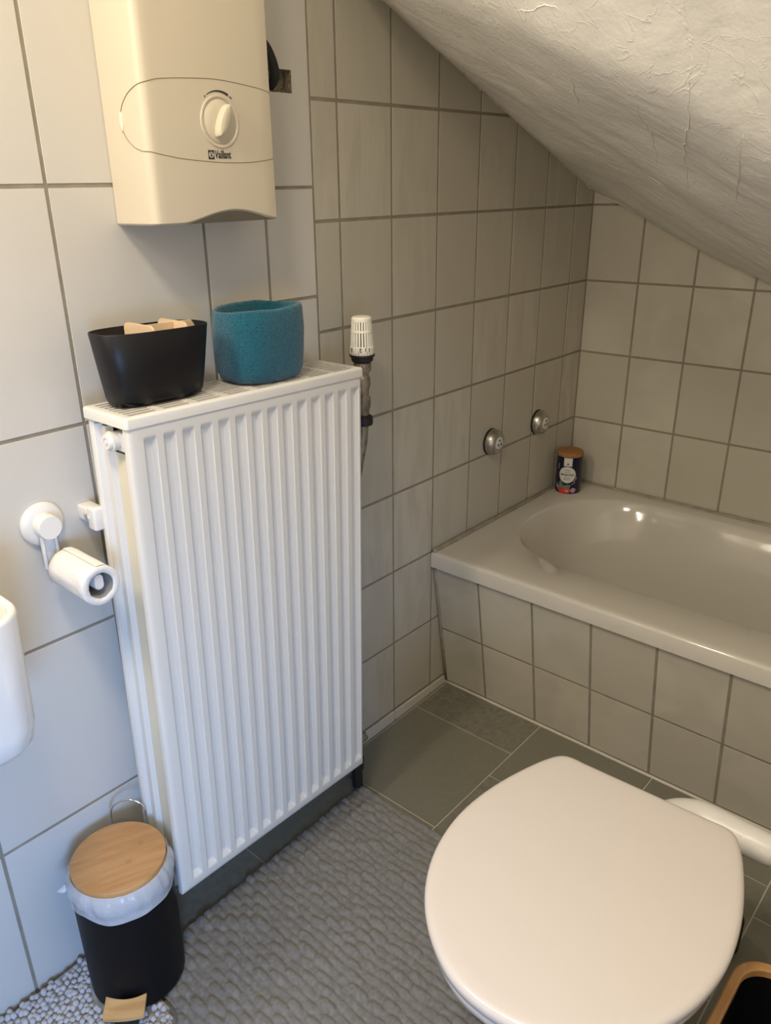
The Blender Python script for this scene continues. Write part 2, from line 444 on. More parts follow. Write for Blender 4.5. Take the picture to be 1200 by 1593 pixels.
for rd in RID:
    pts = bez([(a, b, 0) for a, b in rd], 9); P3 = []
    for k, p in enumerate(pts):
        q = p + Vector((.005 * noise.noise(Vector((k * .6, rd[0][0] * 50, 0))), .004 * noise.noise(Vector((k * .6, 3, rd[0][0] * 50))), 0))
        hit = CT.ray_cast(Vector((q.x, q.y, 0)), Vector((0, 0, 1)))
        P3.append(hit[0] + Vector((0, 0, .0004)))
    tube(bm, P3, [.0003 + .0014 * math.sin(PI * (k + .5) / len(P3)) * (.6 + .8 * abs(noise.noise(Vector((k * .5, rd[0][1] * 30, 5))))) for k in range(len(P3))], 6)
struct('trim_1', bm, M['plaster'], smooth=True)

# ------------------------------------------------------------------ ceiling lamp (above and behind the camera)
t = empty('ceiling_lamp', LAMP, 'round flush ceiling lamp with a warm frosted diffuser, on the ceiling above the basin', 'lamp')
bm = bmesh.new(); lathe(bm, [(.14, .08), (.14, .0), (.135, -.02), (.125, -.02), (.125, 0)], 40, cap1=False); obj('lamp_base', bm, M['white'], t, smooth=True, angle=40)
bm = bmesh.new(); lathe(bm, [(.124, -.005), (.123, -.02), (.10, -.04), (.05, -.052), (.01, -.055)], 40); obj('lamp_shade', bm, M['lampglow'], t, smooth=True)
t = empty('mirror_lamp', (0, MLAMP[1], MLAMP[2]), 'white wall lamp with a warm frosted shade above the wash basin', 'lamp')
bm = bmesh.new(); box(bm, .002, .05, -.05, .05, -.12, .12, bev=.006); obj('wall_plate', bm, M['white'], t, smooth=True, angle=40)
bm = bmesh.new(); box(bm, .05, .16, -.045, .045, -.16, .16, bev=.02); obj('lamp_shade', bm, M['lampglow'], t, smooth=True, angle=40)

# ------------------------------------------------------------------ bathtub with tiled front
TUBZ = .433
tub = empty('bathtub', (0.86, -.36, 0), 'built-in off-white bathtub with rounded basin and tiled front under the sloping ceiling', 'bathtub')
def T(bmv, parent=tub):
    for v in bmv.verts: v.co -= parent.location
    return bmv
bm = bmesh.new()
TX0, TX1, TY0, TY1 = .003, 1.715, -.722, -.003
n = 96
cx, cy = .350, -.322
def bowl(a0, a1, b, z, p=2.35, dx=0):
    """egg: left half-length a0, right half-length a1"""
    out = []
    for i in range(n):
        t_ = 2 * PI * i / n; c, s = math.cos(t_), math.sin(t_)
        if abs(c) < 1e-6: c = 0.0
        a = a1 if c > 0 else a0
        pp = 4.5 if c > 0 else p; a = a + .485 if c > 0 else max(a - .485, .03 + .02 * a)
        out.append((cx + dx + a * math.copysign(abs(c) ** (2 / pp), c), cy + b * math.copysign(abs(s) ** (2 / pp), s), z))
    return out
def outer(x0, x1, y0, y1, z):
    """rectangle sampled at the same angles as the basin edge"""
    out = []
    for i in range(n):
        t_ = 2 * PI * i / n; c, s = math.cos(t_), math.sin(t_)
        px = cx + (x1 - cx if c > 0 else cx - x0) * math.copysign(min(1, abs(c) * 1.4142 * (1 if abs(c) >= abs(s) else 1)), c)
        py = cy + (y1 - cy if s > 0 else cy - y0) * math.copysign(min(1, abs(s) * 1.4142), s)
        out.append((px, py, z))
    return out
rings = [outer(TX0, TX1, TY0 + .004, TY1, TUBZ - .045), outer(TX0, TX1, TY0, TY1, TUBZ - .042), outer(TX0, TX1, TY0, TY1, TUBZ - .008),
         outer(TX0, TX1, TY0 + .0025, TY1, TUBZ - .0025), outer(TX0, TX1, TY0 + .008, TY1, TUBZ), outer(TX0 + .01, TX1 - .01, TY0 + .02, TY1 - .01, TUBZ),
         bowl(.763, .733, .266, TUBZ - .0003), bowl(.7595, .7295, .2625, TUBZ - .0022), bowl(.756, .726, .258, TUBZ - .008), bowl(.744, .712, .246, TUBZ - .030), bowl(.735, .700, .234, TUBZ - .055),
         bowl(.722, .675, .217, TUBZ - .095), bowl(.707, .64, .203, TUBZ - .15), bowl(.690, .60, .193, TUBZ - .21), bowl(.668, .56, .180, TUBZ - .27), bowl(.635, .50, .160, TUBZ - .315),
         bowl(.56, .44, .13, TUBZ - .34), bowl(.40, .30, .08, TUBZ - .35)]
loft(bm, rings, cap0=False)
obj('basin', T(bm), M['enamel'], tub, smooth=True, angle=50)
# tiled panel: leans inwards towards the floor
bm = bmesh.new(); lay = bm.faces.layers.float.new('tint')
TL = .1637
def fy(z): return -.7266 + TL * (.5 - z)
def fp(u, v, h): return Vector((u, fy(v) - h, v))
xc = [.004] + [.1395 + k * PX for k in range(11)]
rects = []
for zb, zt in ((.006, .1898), (.1898, .389)):
    for a, b in zip(xc[:-1], xc[1:]): rects.append((a, b, zb, zt))
tiles(bm, rects, fp, g=.0056, mi=0, layer=lay)
quad(bm, [(0, fy(0), 0), (1.715, fy(0), 0), (1.715, fy(.395), .395), (0, fy(.395), .395)], 1)
obj('tiled_panel', T(bm), [M['small_tile'], M['grout']], tub)
bm = bmesh.new()
tube(bm, [(.010 + 1.69 * i / 80, -.0078, TUBZ + .001 + .001 * noise.noise(Vector((i * .5, 0, 0)))) for i in range(81)], [.0055 + .0015 * noise.noise(Vector((i * .35, 5, 0))) for i in range(81)], 8)
tube(bm, [(.0078, -.010 - .708 * i / 60, TUBZ + .001) for i in range(61)], [.0050 + .0022 * smoothstep(10, 60, i) + .0010 * noise.noise(Vector((i * .3, 8, 0))) for i in range(61)], 8)
tube(bm, [(.0065, fy(z) - .001, z) for z in (.39, .3, .2, .1, .01)], .0045, 8)
obj('sealant_joint', T(bm), M['silicone'], tub, smooth=True)
bm = bmesh.new()
tube(bm, [(.004 + 1.7 * i / 40, fy(0) - .003, .0015) for i in range(41)], .0042, 6)
obj('sealant_strip', T(bm), M['strip_tile'], tub, smooth=True)

# ------------------------------------------------------------------ two blanking rosettes
def rosette(y, z, label, rot):
    t = empty('tap_rosette', (.0010, y, z), label, 'tap rosette', 'chrome rosettes on the tiles above the bath')
    t.rotation_euler = (0, PI / 2, 0)
    bm = bmesh.new(); lathe(bm, [(.0355, 0), (.0355, .004), (.033, .005)], 40); obj('gasket', bm, M['rubber'], t, smooth=True, angle=40)
    bm = bmesh.new(); lathe(bm, [(.0345, .003), (.0350, .008), (.0335, .017), (.0285, .0255), (.0215, .029), (.0185, .0285), (.0178, .026)], 48); obj('cover_dome', bm, M['chrome'], t, smooth=True)
    bm = bmesh.new(); lathe(bm, [(.0172, .024), (.0172, .0285), (.0162, .0293)], 36); f_ = obj('face_disc', bm, M['label'], t, smooth=True, angle=40)
    for k in range(3):
        a = rot + 2 * PI * k / 3
        bm = bmesh.new(); lathe(bm, [(.0030, .0291), (.0030, .0297)], 14, xf=Matrix.Translation((.0075 * math.cos(a), .0075 * math.sin(a), 0)))
        obj('screw_hole', bm, M['ink'], t)
    return t
rosette(-.466, .667, 'silver tap rosette further from the corner, to the left of its twin', PI)
rosette(-.227, .668, 'silver tap rosette nearer the corner, above the printed tin', PI)

# ------------------------------------------------------------------ printed tin with cork lid
JR, JX, JY = .0375, .050, -.100
jar = empty('storage_tin', (JX, JY, TUBZ), 'navy printed cardboard tin with cork lid on the corner of the bathtub rim', 'tin')
bm = bmesh.new(); lathe(bm, [(JR - .001, .0005), (JR, .002), (JR, .113), (JR - .001, .114)], 48); obj('tin_body', bm, M['tin'], jar, smooth=True, angle=40)
bm = bmesh.new(); lathe(bm, [(JR - .003, .113), (JR + .0008, .1145), (JR + .0008, .124), (JR - .001, .127), (JR - .004, .128)], 40); obj('lid', bm, M['cork'], jar, smooth=True, angle=40)
A0 = math.atan2(-2.18 + .1, 1.11 - .05) - .12
def jp(name, me, m, dz, r=JR + .0003): return obj(name, wrap(me, r, A0, dz), m, jar)
jp('top_label', flat_poly_mesh([(-.0125, -.012), (.0125, -.012), (.0125, .0135), (-.0125, .0135)]), M['label'], .0995)
jp('round_label', flat_poly_mesh([(.0255 * math.cos(2 * PI * i / 40), .0255 * math.sin(2 * PI * i / 40)) for i in range(40)]), M['label'], .0605, JR + .0006)
jp('label_lettering', text_mesh('BEN&ANNA', .0082, .00015, .92), M['ink'], .0605, JR + .0010)
jp('small_lettering', text_mesh('VITAMIN', .0048), M['ink'], .0745, JR + .0010)
jp('small_lettering', text_mesh('Natural', .0055), M['green'], .068, JR + .0010)
jp('small_lettering', text_mesh('PLASTIC', .0048), M['ink'], .051, JR + .0010)
jp('small_lettering', text_mesh('FREE SOAP', .0042), M['ink'], .046, JR + .0010)
jp('leaf_emblem', flat_poly_mesh([(0, .0042), (.0016, .001), (.0042, -.002), (.0014, -.0015), (0, -.0035), (-.0014, -.0015), (-.0042, -.002), (-.0016, .001)]), M['ink'], .0945, JR + .0009)
def blob(cx_, cy_, a, b, seed, n_=26, wv=.28):
    return flat_poly_mesh([(cx_ + a * (1 + wv * noise.noise(Vector((math.cos(2 * PI * i / n_) * 1.7, math.sin(2 * PI * i / n_) * 1.7, seed)))) * math.cos(2 * PI * i / n_),
                            cy_ + b * (1 + wv * noise.noise(Vector((math.cos(2 * PI * i / n_) * 1.7, math.sin(2 * PI * i / n_) * 1.7, seed + 9)))) * math.sin(2 * PI * i / n_)) for i in range(n_)])
jp('printed_leaf', flat_poly_mesh([(-.026, .012), (-.024, .034), (-.020, .044), (-.013, .033), (-.009, .025), (.004, .030), (.013, .029), (.010, .019), (0, .012)]), M['green'], 0, JR + .0003)
jp('printed_leaf', flat_poly_mesh([(-.036, .032), (-.028, .022), (-.026, .012), (-.033, .018)]), M['label'], 0, JR + .0003)
jp('printed_flower', blob(-.006, .0105, .0215, .0095, 2), M['red'], 0, JR + .0005)
jp('printed_bud', blob(.021, .012, .008, .008, 5), M['lilac'], 0, JR + .0006)
jp('printed_petal', blob(.002, .010, .005, .003, 3), M['pink'], 0, JR + .0008)
pts = []
sq = [(.016, .030), (.019, .034), (.023, .033), (.022, .041), (.027, .046), (.028, .055)]
wv_ = bez([(a, b, 0) for a, b in sq], 5)
me = flat_poly_mesh([(p.x - .0016, p.y) for p in wv_] + [(p.x + .0016, p.y) for p in reversed(wv_)]); jp('printed_tendril', me, M['lilac'], 0, JR + .0004)
jp('printed_stroke', flat_poly_mesh([(-.031, .075), (-.0295, .075), (-.029, .092), (-.0305, .092)]), M['label'], 0, JR + .0003)

# ------------------------------------------------------------------ water heater
HX, HYL, HYR, HB, HT = .100, -1.503, -1.267, 1.254, 1.731
wh = empty('water_heater', (0, (HYL + HYR) / 2, HB), 'cream electric instantaneous water heater with a round dial, mounted on the wall above the radiator', 'water heater')
def hl(bmv):
    for v in bmv.verts: v.co -= wh.location
    return bmv
bm = bmesh.new()
def hcurve(y):   # lower front edge: a shallow arch
    t_ = (y - (-1.455)) / .19
    return .016 * math.sin(PI * max(0, min(1, t_))) ** 1.5 if 0 < t_ < 1 else 0
# plan section (x from wall, y) : left side, bevelled front-left corner, front, right corner
sec = [(.002, HYL), (.03, HYL - .0005), (.070, HYL), (.088, HYL + .0005), (.0945, HYL + .002), (.0985, HYL + .006), (.100, HYL + .012)]
for k in range(1, 22): sec.append((.100 + .0012 * math.sin(PI * k / 22), HYL + .012 + (HYR - .008 - HYL - .012) * k / 22))
sec += [(.098, HYR - .005), (.094, HYR - .001), (.085, HYR), (.04, HYR), (.002, HYR)]
def hring(z, ins=0, low=False):
    out = []
    for x, y in sec:
        xx = x - (ins if x > .08 else 0); yy = y + (ins if y < -1.45 else 0) - (ins if y > -1.3 else 0)
        zz = z + (hcurve(y) * smoothstep(.085, .099, x) if low else 0)
        out.append((xx, yy, zz))
    return out
loft(bm, [hring(HB, .0025, True), hring(HB + .0025, 0, True), hring(HB + .03), hring(1.45), hring(1.6), hring(HT - .004), hring(HT, .004)])
obj('housing', hl(bm), M['heater'], wh, smooth=True, angle=35)
def hx(y):       # front surface distance
    for (xa, ya), (xb, yb) in zip(sec[:-1], sec[1:]):
        if xa >= .03 and ya <= y <= yb: return xa + (xb - xa) * (y - ya) / max(yb - ya, 1e-6)
    return .1
# seam lines of the control band
top = [(-1.497, 1.4335), (-1.485, 1.4368), (-1.470, 1.4395), (-1.426, 1.443), (-1.37, 1.4445), (-1.298, 1.4385), (-1.2675, 1.4325)]
low_ = [(-1.497, 1.3493), (-1.485, 1.347), (-1.470, 1.3445), (-1.439, 1.3405), (-1.37, 1.3365), (-1.31, 1.338), (-1.2675, 1.3435)]
side = [(.0989, -1.497, 1.4335), (.095, -1.5012, 1.4320), (.086, -1.5032, 1.4290), (.068, -1.5035, 1.4215), (.052, -1.5037, 1.408), (.045, -1.5038, 1.390), (.052, -1.5037, 1.371), (.068, -1.5035, 1.3575), (.086, -1.5032, 1.3510), (.095, -1.5012, 1.3498), (.0989, -1.497, 1.3493)]
bm = bmesh.new()
for L_ in (top, low_):
    pts = [(hx(p.y) + .00005, p.y, p.z) for p in bez([(0, a, b) for a, b in L_], 12)]
    tube(bm, pts, .00055, 6)
obj('panel_seam', hl(bm), M['seam'], wh)
bm = bmesh.new(); tube(bm, bez(side, 8), .00045, 6); obj('side_seam', hl(bm), M['seam'], wh)
bm = bmesh.new()   # finger recess at the side, its caught light painted as a paler lens
rings = [superel(.0055 * s_, .014 * s_, z_, 2, 24) for s_, z_ in ((1, 0), (.9, .0012), (.5, .002))]
loft(bm, rings, xf=at(.046, -1.5030, 1.389, Matrix.Rotation(PI / 2, 4, 'X') @ Matrix.Rotation(0, 4, 'Z')))
obj('finger_grip', hl(bm), M['grip'], wh, smooth=True)
# dial
DC = (-1.3745, 1.3905)
d = empty('dial', (0, 0, 0), '', ''); 
for k_ in ('label', 'category'): del d[k_]
bpy.data.objects.remove(d)
bm = bmesh.new()
lathe(bm, [(.0350, -.002), (.0348, .0013), (.0325, .0022), (.0308, .0010), (.0300, -.0010), (.0292, .0006), (.0275, .0022), (.012, .0016), (.002, .0016)], 56, xf=at(.1012, DC[0], DC[1], AX_X))
dial = obj('dial', hl(bm), M['heater'], wh, smooth=True, angle=60)
bm = bmesh.new()
rg = []
for s_, z_ in ((1.05, .0), (1.0, .010), (.93, .0125), (.7, .0135)):
    o_ = []
    for i in range(36):
        a = 2 * PI * i / 36
        o_.append((.0235 * s_ * math.copysign(abs(math.cos(a)) ** .95, math.cos(a)), (.0072 if s_ > .9 else .006) * s_ * math.copysign(abs(math.sin(a)) ** 1.25, math.sin(a)), z_))
    rg.append(o_)
# long axis mostly up, leaning right
loft(bm, rg, xf=at(.1024, DC[0] + .001, DC[1] + .0015, AX_X @ Matrix.Rotation(math.radians(180 - 27), 4, 'Z')))
obj('dial_grip', hl(bm), M['heater'], dial, smooth=True, angle=50).matrix_parent_inverse = Matrix.Identity(4)
# scale marks
bm = bmesh.new()
a0, a1 = math.radians(62), math.radians(122)
rr_ = .0395
inn, out_ = [], []
for i in range(25):
    u = i / 24; a = a1 + (a0 - a1) * u; wdt = .0004 + .0013 * u
    inn.append((.1017, DC[0] + (rr_ - wdt) * math.cos(a), DC[1] + (rr_ - wdt) * math.sin(a))); out_.append((.1017, DC[0] + (rr_ + wdt) * math.cos(a), DC[1] + (rr_ + wdt) * math.sin(a)))
for i in range(24): bm.faces.new([bm.verts.new(p) for p in (inn[i], inn[i + 1], out_[i + 1], out_[i])])
for a, r_ in ((127, .0011), (56.5, .0011), (52.5, .0011)):
    a = math.radians(a); lathe(bm, [(r_, 0), (r_, .0003)], 10, xf=at(.1015, DC[0] + rr_ * math.cos(a), DC[1] + rr_ * math.sin(a), AX_X))
obj('temperature_scale', hl(bm), M['ink'], wh)
# lettering and emblem
me = text_mesh('Vaillant', .0152, .00022, .66, align='LEFT')
for v in me.vertices: v.co = Vector((.1016 + v.co.z, -1.3885 + v.co.x, 1.3468 + v.co.y)) - wh.location
obj('lettering', me, M['ink'], wh)
bm = bmesh.new()
box(bm, .1013, .1017, -1.4005, -1.3900, 1.3408, 1.3528); obj('emblem', hl(bm), M['ink'], wh)
bm = bmesh.new()
lathe(bm, [(.0042, 0), (.0042, .0002)], 20, xf=at(.10165, -1.3953, 1.3468, AX_X))
e_ = obj('emblem_ring', hl(bm), M['heater'], wh)
bm = bmesh.new()
for pts in ([(-1.3975, 1.3502), (-1.3965, 1.3504), (-1.3950, 1.3466), (-1.3962, 1.3464)], [(-1.3931, 1.3502), (-1.3941, 1.3504), (-1.3954, 1.3466), (-1.3942, 1.3464)],
            [(-1.3974, 1.3462), (-1.3932, 1.3462), (-1.3940, 1.3440), (-1.3966, 1.3440)]):
    quad(bm, [(.10195, a, b) for a, b in pts])
obj('emblem_figure', hl(bm), M['ink'], wh)

# cable behind the heater
bm = bmesh.new()
tube(bm, bez([(.010, -1.255, 1.535), (.011, -1.207, 1.520), (.010, -1.184, 1.495), (.006, -1.175, 1.470), (-.008, -1.175, 1.458)], 8), [.008] * 33, 12)
tag(obj('cable', bm, M['rubber'], smooth=True), 'black cable curling from behind the water heater into a square hole in the tile', 'cable')

# ------------------------------------------------------------------ radiator
RY, RZ, RW, RH = -1.392, .557, .487, .895
ROT = Matrix.Rotation(math.radians(-1.3), 4, 'X')
rad = empty('radiator', (0, RY, RZ), 'tall narrow white panel radiator with fluted front and slotted top, on the left wall', 'radiator')
rad.rotation_euler = (math.radians(-1.3), 0, 0)
XB, XF = .045, .156
# front panel: a pressed sheet
PIT = .0333
yk = [-RW / 2, -RW / 2 + .0012, -RW / 2 + .004]; 
fl0 = -.2085
def fdepth(y, z):
    k = round((y - fl0) / PIT)
    if k < 0 or k > 13: return 0
    a = abs(y - (fl0 + k * PIT)); 
    s1 = 1 - max(0, min(1, (a - .0058) / .0050))
    zt, zb = RH / 2 - .034, -RH / 2 + .034
    s2 = max(0, min(1, (zt - z) / .0095, (z - zb) / .0095))
    return .0085 * min(s1, s2)
ys = [-RW / 2, -RW / 2 + .0010, -RW / 2 + .003, -RW / 2 + .008]
y = fl0 - PIT * .5
yy = []
for k in range(14):
    c0 = fl0 + k * PIT
    for dlt in (-.0130, -.0115, -.0108, -.0102, -.0083, -.0064, -.0058, -.0050, 0, .0050, .0058, .0064, .0083, .0102, .0108, .0115, .0130): yy.append(c0 + dlt)
ys += yy + [RW / 2 - .008, RW / 2 - .003, RW / 2 - .001, RW / 2]
h2 = RH / 2 - .012
zs = [-h2, -h2 + .001, -h2 + .003, -h2 + .008, -RH / 2 + .030] + [-RH / 2 + .034 + k * .0016 for k in range(0, 10)] + [-RH / 2 + .06, 0, RH / 2 - .06]
zs += [RH / 2 - .034 - k * .0016 for k in range(9, -1, -1)] + [RH / 2 - .030, h2 - .008, h2 - .003, h2 - .001, h2]
bm = bmesh.new(); G = []
for yv in ys:
    row = []
    for zv in zs:
        e = min(yv + RW / 2, RW / 2 - yv, zv + h2, h2 - zv)
        edge = 0 if e > .0075 else .0035 * (1 - e / .008) ** 2
        if e < .0001: edge = .007
        row.append(bm.verts.new((XF - fdepth(yv, zv) - edge, yv, zv)))
    G.append(row)
for i in range(len(ys) - 1):
    for j in range(len(zs) - 1): bm.faces.new((G[i][j], G[i + 1][j], G[i + 1][j + 1], G[i][j + 1]))
# folded rim to the back
bnd = [G[i][0] for i in range(len(ys))] + [G[-1][j] for j in range(1, len(zs))] + [G[i][-1] for i in range(len(ys) - 2, -1, -1)] + [G[0][j] for j in range(len(zs) - 2, 0, -1)]
back = [bm.verts.new((XF - .013, v.co.y, v.co.z)) for v in bnd]
for i in range(len(bnd)):
    j = (i + 1) % len(bnd); bm.faces.new((bnd[i], bnd[j], back[j], back[i]))
bm.faces.new(back)
obj('front_panel', bm, M['rad'], rad, smooth=True, angle=75)
# back panel: narrower channel water panel
bm = bmesh.new(); box(bm, XB, XB + .014, -RW / 2 + .002, RW / 2 - .002, -h2, h2, bev=.004); obj('back_panel', bm, M['rad'], rad, smooth=True, angle=40)
# side sheets between the panels, set in, with a rib
for s_ in (-1, 1):
    bm = bmesh.new()
    yb = s_ * (RW / 2 - .004); yi = s_ * (RW / 2 - .012); ye = s_ * (RW / 2 - .016)
    prof = [(XB + .008, yb), (XB + .015, yb), (XB + .019, yi), (XB + .027, yi), (XB + .031, yb - s_ * .003), (XB + .040, yb - s_ * .003), (XB + .044, ye), (XB + .046, ye)]
    a = [(x_, y_, -h2 + .01) for x_, y_ in prof]; b = [(x_, y_, h2 - .012) for x_, y_ in prof]
    loft(bm, [a, b], False, False, close=False)
    o_ = obj('side_cover', bm, M['rad'], rad, smooth=True, angle=30)
    bm = bmesh.new(); yq = s_ * (RW / 2 - .016)
    box(bm, XB + .045, XF - .013, min(yq, yq - s_ * .003), max(yq, yq - s_ * .003), -h2 + .01, h2 - .052)
    obj('inner_sheet', bm, M['rad_warm'], rad)
# convector block inside (near-black, painting the shade behind the slots)
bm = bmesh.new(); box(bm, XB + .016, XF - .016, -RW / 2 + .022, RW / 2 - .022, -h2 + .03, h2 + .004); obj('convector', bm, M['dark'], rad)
# water channel with plug at the top left
bm = bmesh.new()
pr = [(.012, .0), (.012, .060), (.0105, .0605)]
lathe(bm, [(.014, 0), (.014, .030)], 24, xf=at(XF - .048, -RW / 2 + .028, h2 - .030, Matrix.Rotation(PI / 2, 4, 'X')))
box(bm, XF - .05, XF - .012, -RW / 2 + .008, -RW / 2 + .034, h2 - .046, h2 - .016, bev=.004)
obj('water_channel', bm, M['rad'], rad, smooth=True, angle=40)
bm = bmesh.new()
X_ = at(XF - .050, -RW / 2 + .004, h2 - .030, Matrix.Rotation(PI / 2, 4, 'X'))
lathe(bm, [(.0135, -.004), (.0150, .001), (.0150, .004), (.0125, .006), (.0120, .009), (.0105, .0115), (.006, .0115), (.0058, .0100), (.0045, .0100), (.004, .0120), (.0008, .0122)], 24, xf=X_)
obj('vent_plug', bm, M['white'], rad, smooth=True, angle=35)
# top grille
TG = RH / 2 - .010
bm = bmesh.new()
gx0, gx1, gy0, gy1 = XB - .004, XF + .002, -RW / 2 - .003, RW / 2 + .003
# rim frame: rounded front and side edges
def gring(ins, z): return rrect(gx0 + ins, gx1 - ins, gy0 + ins, gy1 - ins, .006 - min(ins, .004), z, 5)
loft(bm, [gring(0, TG - .006), gring(0, TG + .006), gring(.001, TG + .009), gring(.003, TG + .0102), gring(.010, TG + .0102), gring(.010, TG + .007)], False, False)
obj('grille_frame', bm, M['rad'], rad, smooth=True, angle=50)
bm = bmesh.new()
ix0, ix1, iy0, iy1 = gx0 + .009, gx1 - .009, gy0 + .009, gy1 - .009
nsl = 8
wx = (ix1 - ix0) / nsl
for k in range(nsl + 1):
    xk = ix0 + wx * k; box(bm, xk - .0019, xk + .0019, iy0, iy1, TG + .0065, TG + .0100)
nb = 8
for k in range(nb + 1):
    yk_ = iy0 + (iy1 - iy0) * k / nb; box(bm, ix0, ix1, max(yk_ - .006, iy0), min(yk_ + .006, iy1), TG + .0060, TG + .0098)
obj('top_grille', bm, M['rad'], rad)
# wall bracket with plastic clip, mid-height left; support at the bottom right
bm = bmesh.new(); box(bm, -.0, .034, -RW / 2 - .012, -RW / 2 + .012, .262, .286, bev=.003)
box(bm, .030, .052, -RW / 2 - .013, -RW / 2 + .006, .252, .290, bev=.004)
br = obj('wall_bracket', bm, M['white'], rad, smooth=True, angle=40)
bm = bmesh.new(); lathe(bm, [(.006, 0), (.006, .003), (.003, .0035)], 16, xf=at(.030, -RW / 2 - .0125, .272, Matrix.Rotation(PI / 2, 4, 'X'))); obj('bracket_screw', bm, M['bright'], br)
for yy_ in (-.17, .17):
    for zz_ in (-.33, .33):
        bm = bmesh.new(); box(bm, .0, XB + .002, yy_ - .012, yy_ + .012, zz_ - .03, zz_ + .03); obj('wall_bracket', bm, M['rad'], rad)

# ------------------------------------------------------------------ thermostatic valve with its pipe
VX, VY = .088, -1.063
tv = empty('thermostatic_valve', (VX, VY, .93), 'cream slotted thermostatic valve on a tarnished pipe at the right end of the radiator', 'valve')
def vz(prof): return [(r_, z_ - .93) for r_, z_ in prof]
bm = bmesh.new()
lathe(bm, vz([(.0225, 1.003), (.0235, 1.005), (.0232, 1.018), (.0215, 1.0195)]), 48)
lathe(bm, vz([(.0150, 1.019), (.0150, 1.068)]), 24, mi=1)
lathe(bm, vz([(.0195, 1.066), (.0195, 1.071), (.0165, 1.0745), (.004, 1.0755)]), 48)
lathe(bm, vz([(.0212, 1.0460), (.0210, 1.0490)]), 48, cap0=False, cap1=False)
for k in range(24):
    a = 2 * PI * k / 24
    m_ = Matrix.Rotation(a, 4, 'Z')
    vs = []
    for z_, r0 in ((1.019, .0218), (1.068, .0190)):
        for rr2 in (r0 + .0002, r0 - .004):
            for w_ in (-.0016, .0016): vs.append(bm.verts.new(m_ @ Vector((rr2, w_, z_ - .93))))
    for q in ((0, 1, 5, 4), (2, 3, 7, 6), (0, 2, 6, 4), (1, 3, 7, 5)): bm.faces.new([vs[i] for i in q])
# closed ring between the two rows of slots
r1 = [(.0208, 1.0465), (.0211, 1.0465), (.0208, 1.0495), (.0204, 1.0495)]
loft(bm, [circ(r_, z_ - .93, 48) for r_, z_ in ((.0175, 1.046), (.0208, 1.046), (.0205, 1.050), (.0172, 1.050))], False, False)
head = obj('valve_head', bm, [M['cream'], M['dark']], tv, smooth=True, angle=35)
VA = math.atan2(-2.18 - VY, 1.11 - VX)
for s_, a_, z_, sz in (('3', -.95, 1.0145, .0105), ('2', -.12, 1.0145, .0105), ('1', .62, 1.0145, .0105), (')', .30, 1.0145, .009)):
    me = wrap(text_mesh(s_, sz, .0002), .0237, VA + a_, z_ - .93, flip=True); obj('dial_number', me, M['ink'], head)
bm = bmesh.new()
for k, ln in enumerate((.004, .0025, .0025, .006, .0025, .0025, .0055, .0025)):
    me2 = None; a = VA - 1.0 + k * .24
    c_, s_ = math.cos(a), math.sin(a); t_ = Vector((-s_, c_, 0)) * .0004
    b_ = Vector((c_, s_, 0)) * .02375
    quad(bm, [b_ - t_ + Vector((0, 0, 1.0052 - .93)), b_ + t_ + Vector((0, 0, 1.0052 - .93)), b_ + t_ + Vector((0, 0, 1.0052 + ln - .93)), b_ - t_ + Vector((0, 0, 1.0052 + ln - .93))])
obj('dial_marks', bm, M['ink'], head)
bm = bmesh.new(); lathe(bm, vz([(.016, .988), (.020, .990), (.0215, .994), (.0215, .998), (.0245, 1.000), (.0245, 1.0035), (.022, 1.004)]), 36); obj('base_ring', bm, M['rubber'], tv, smooth=True, angle=35)
bm = bmesh.new()
n_ = 20
rings = []
for r_, z_ in ((.0155, .970), (.0165, .972), (.0165, .986), (.0150, .988)):
    rings.append([((r_ + (.0006 if i % 2 else 0)) * math.cos(2 * PI * i / 40), (r_ + (.0006 if i % 2 else 0)) * math.sin(2 * PI * i / 40), z_ - .93) for i in range(40)])
loft(bm, rings)
obj('knurled_nut', bm, M['brass'], tv, smooth=True, angle=30)
bm = bmesh.new()
lathe(bm, vz([(.012, .880), (.0125, .895), (.015, .900), (.015, .918), (.012, .922), (.0125, .935), (.0155, .945), (.0145, .958), (.012, .962), (.0135, .972)]), 20)
tube(bm, [(0, -.005, 0), (0, -.035, 0), (0, -.075, 0)], .010, 16)
lathe(bm, [(.0145, 0), (.0145, .018)], 6, xf=at(0, -.030, 0, Matrix.Rotation(PI / 2, 4, 'X')))
obj('valve_body', bm, M['brass'], tv, smooth=True, angle=35)
bm = bmesh.new(); lathe(bm, vz([(.0125, .862), (.0185, .864), (.0195, .868), (.0185, .880), (.013, .884)]), 24); obj('lower_nut', bm, M['rubber'], tv, smooth=True, angle=35)
bm = bmesh.new(); tube(bm, bez([(0, 0, -.05), (-.002, -.002, -.10), (-.008, -.012, -.16), (-.016, -.024, -.26), (-.024, -.034, -.5), (-.024, -.034, -.95)], 6), .0105, 16); obj('supply_pipe', bm, M['brass'], tv, smooth=True)

rv = empty('return_valve', (.100, -1.122, .08), 'dark return connection at the lower right corner of the radiator', 'valve')
bm = bmesh.new(); lathe(bm, [(.0125, -.08), (.0125, -.03), (.0165, -.028), (.0165, .0), (.013, .003), (.013, .028)], 20); obj('return_pipe', bm, M['rubber'], rv, smooth=True, angle=35)
bm = bmesh.new(); tube(bm, [(0, -.03, .048), (0, 0, .048), (0, .020, .048)], .0125, 16); lathe(bm, [(.014, -.005), (.014, .02)], 6, xf=at(0, .006, .048, Matrix.Rotation(-PI / 2, 4, 'X'))); obj('lockshield_cap', bm, M['brass'], rv, smooth=True, angle=35)
bm = bmesh.new(); tube(bm, [(0, 0, .02), (0, 0, .065)], .011, 16); obj('valve_stem', bm, M['brass'], rv, smooth=True)

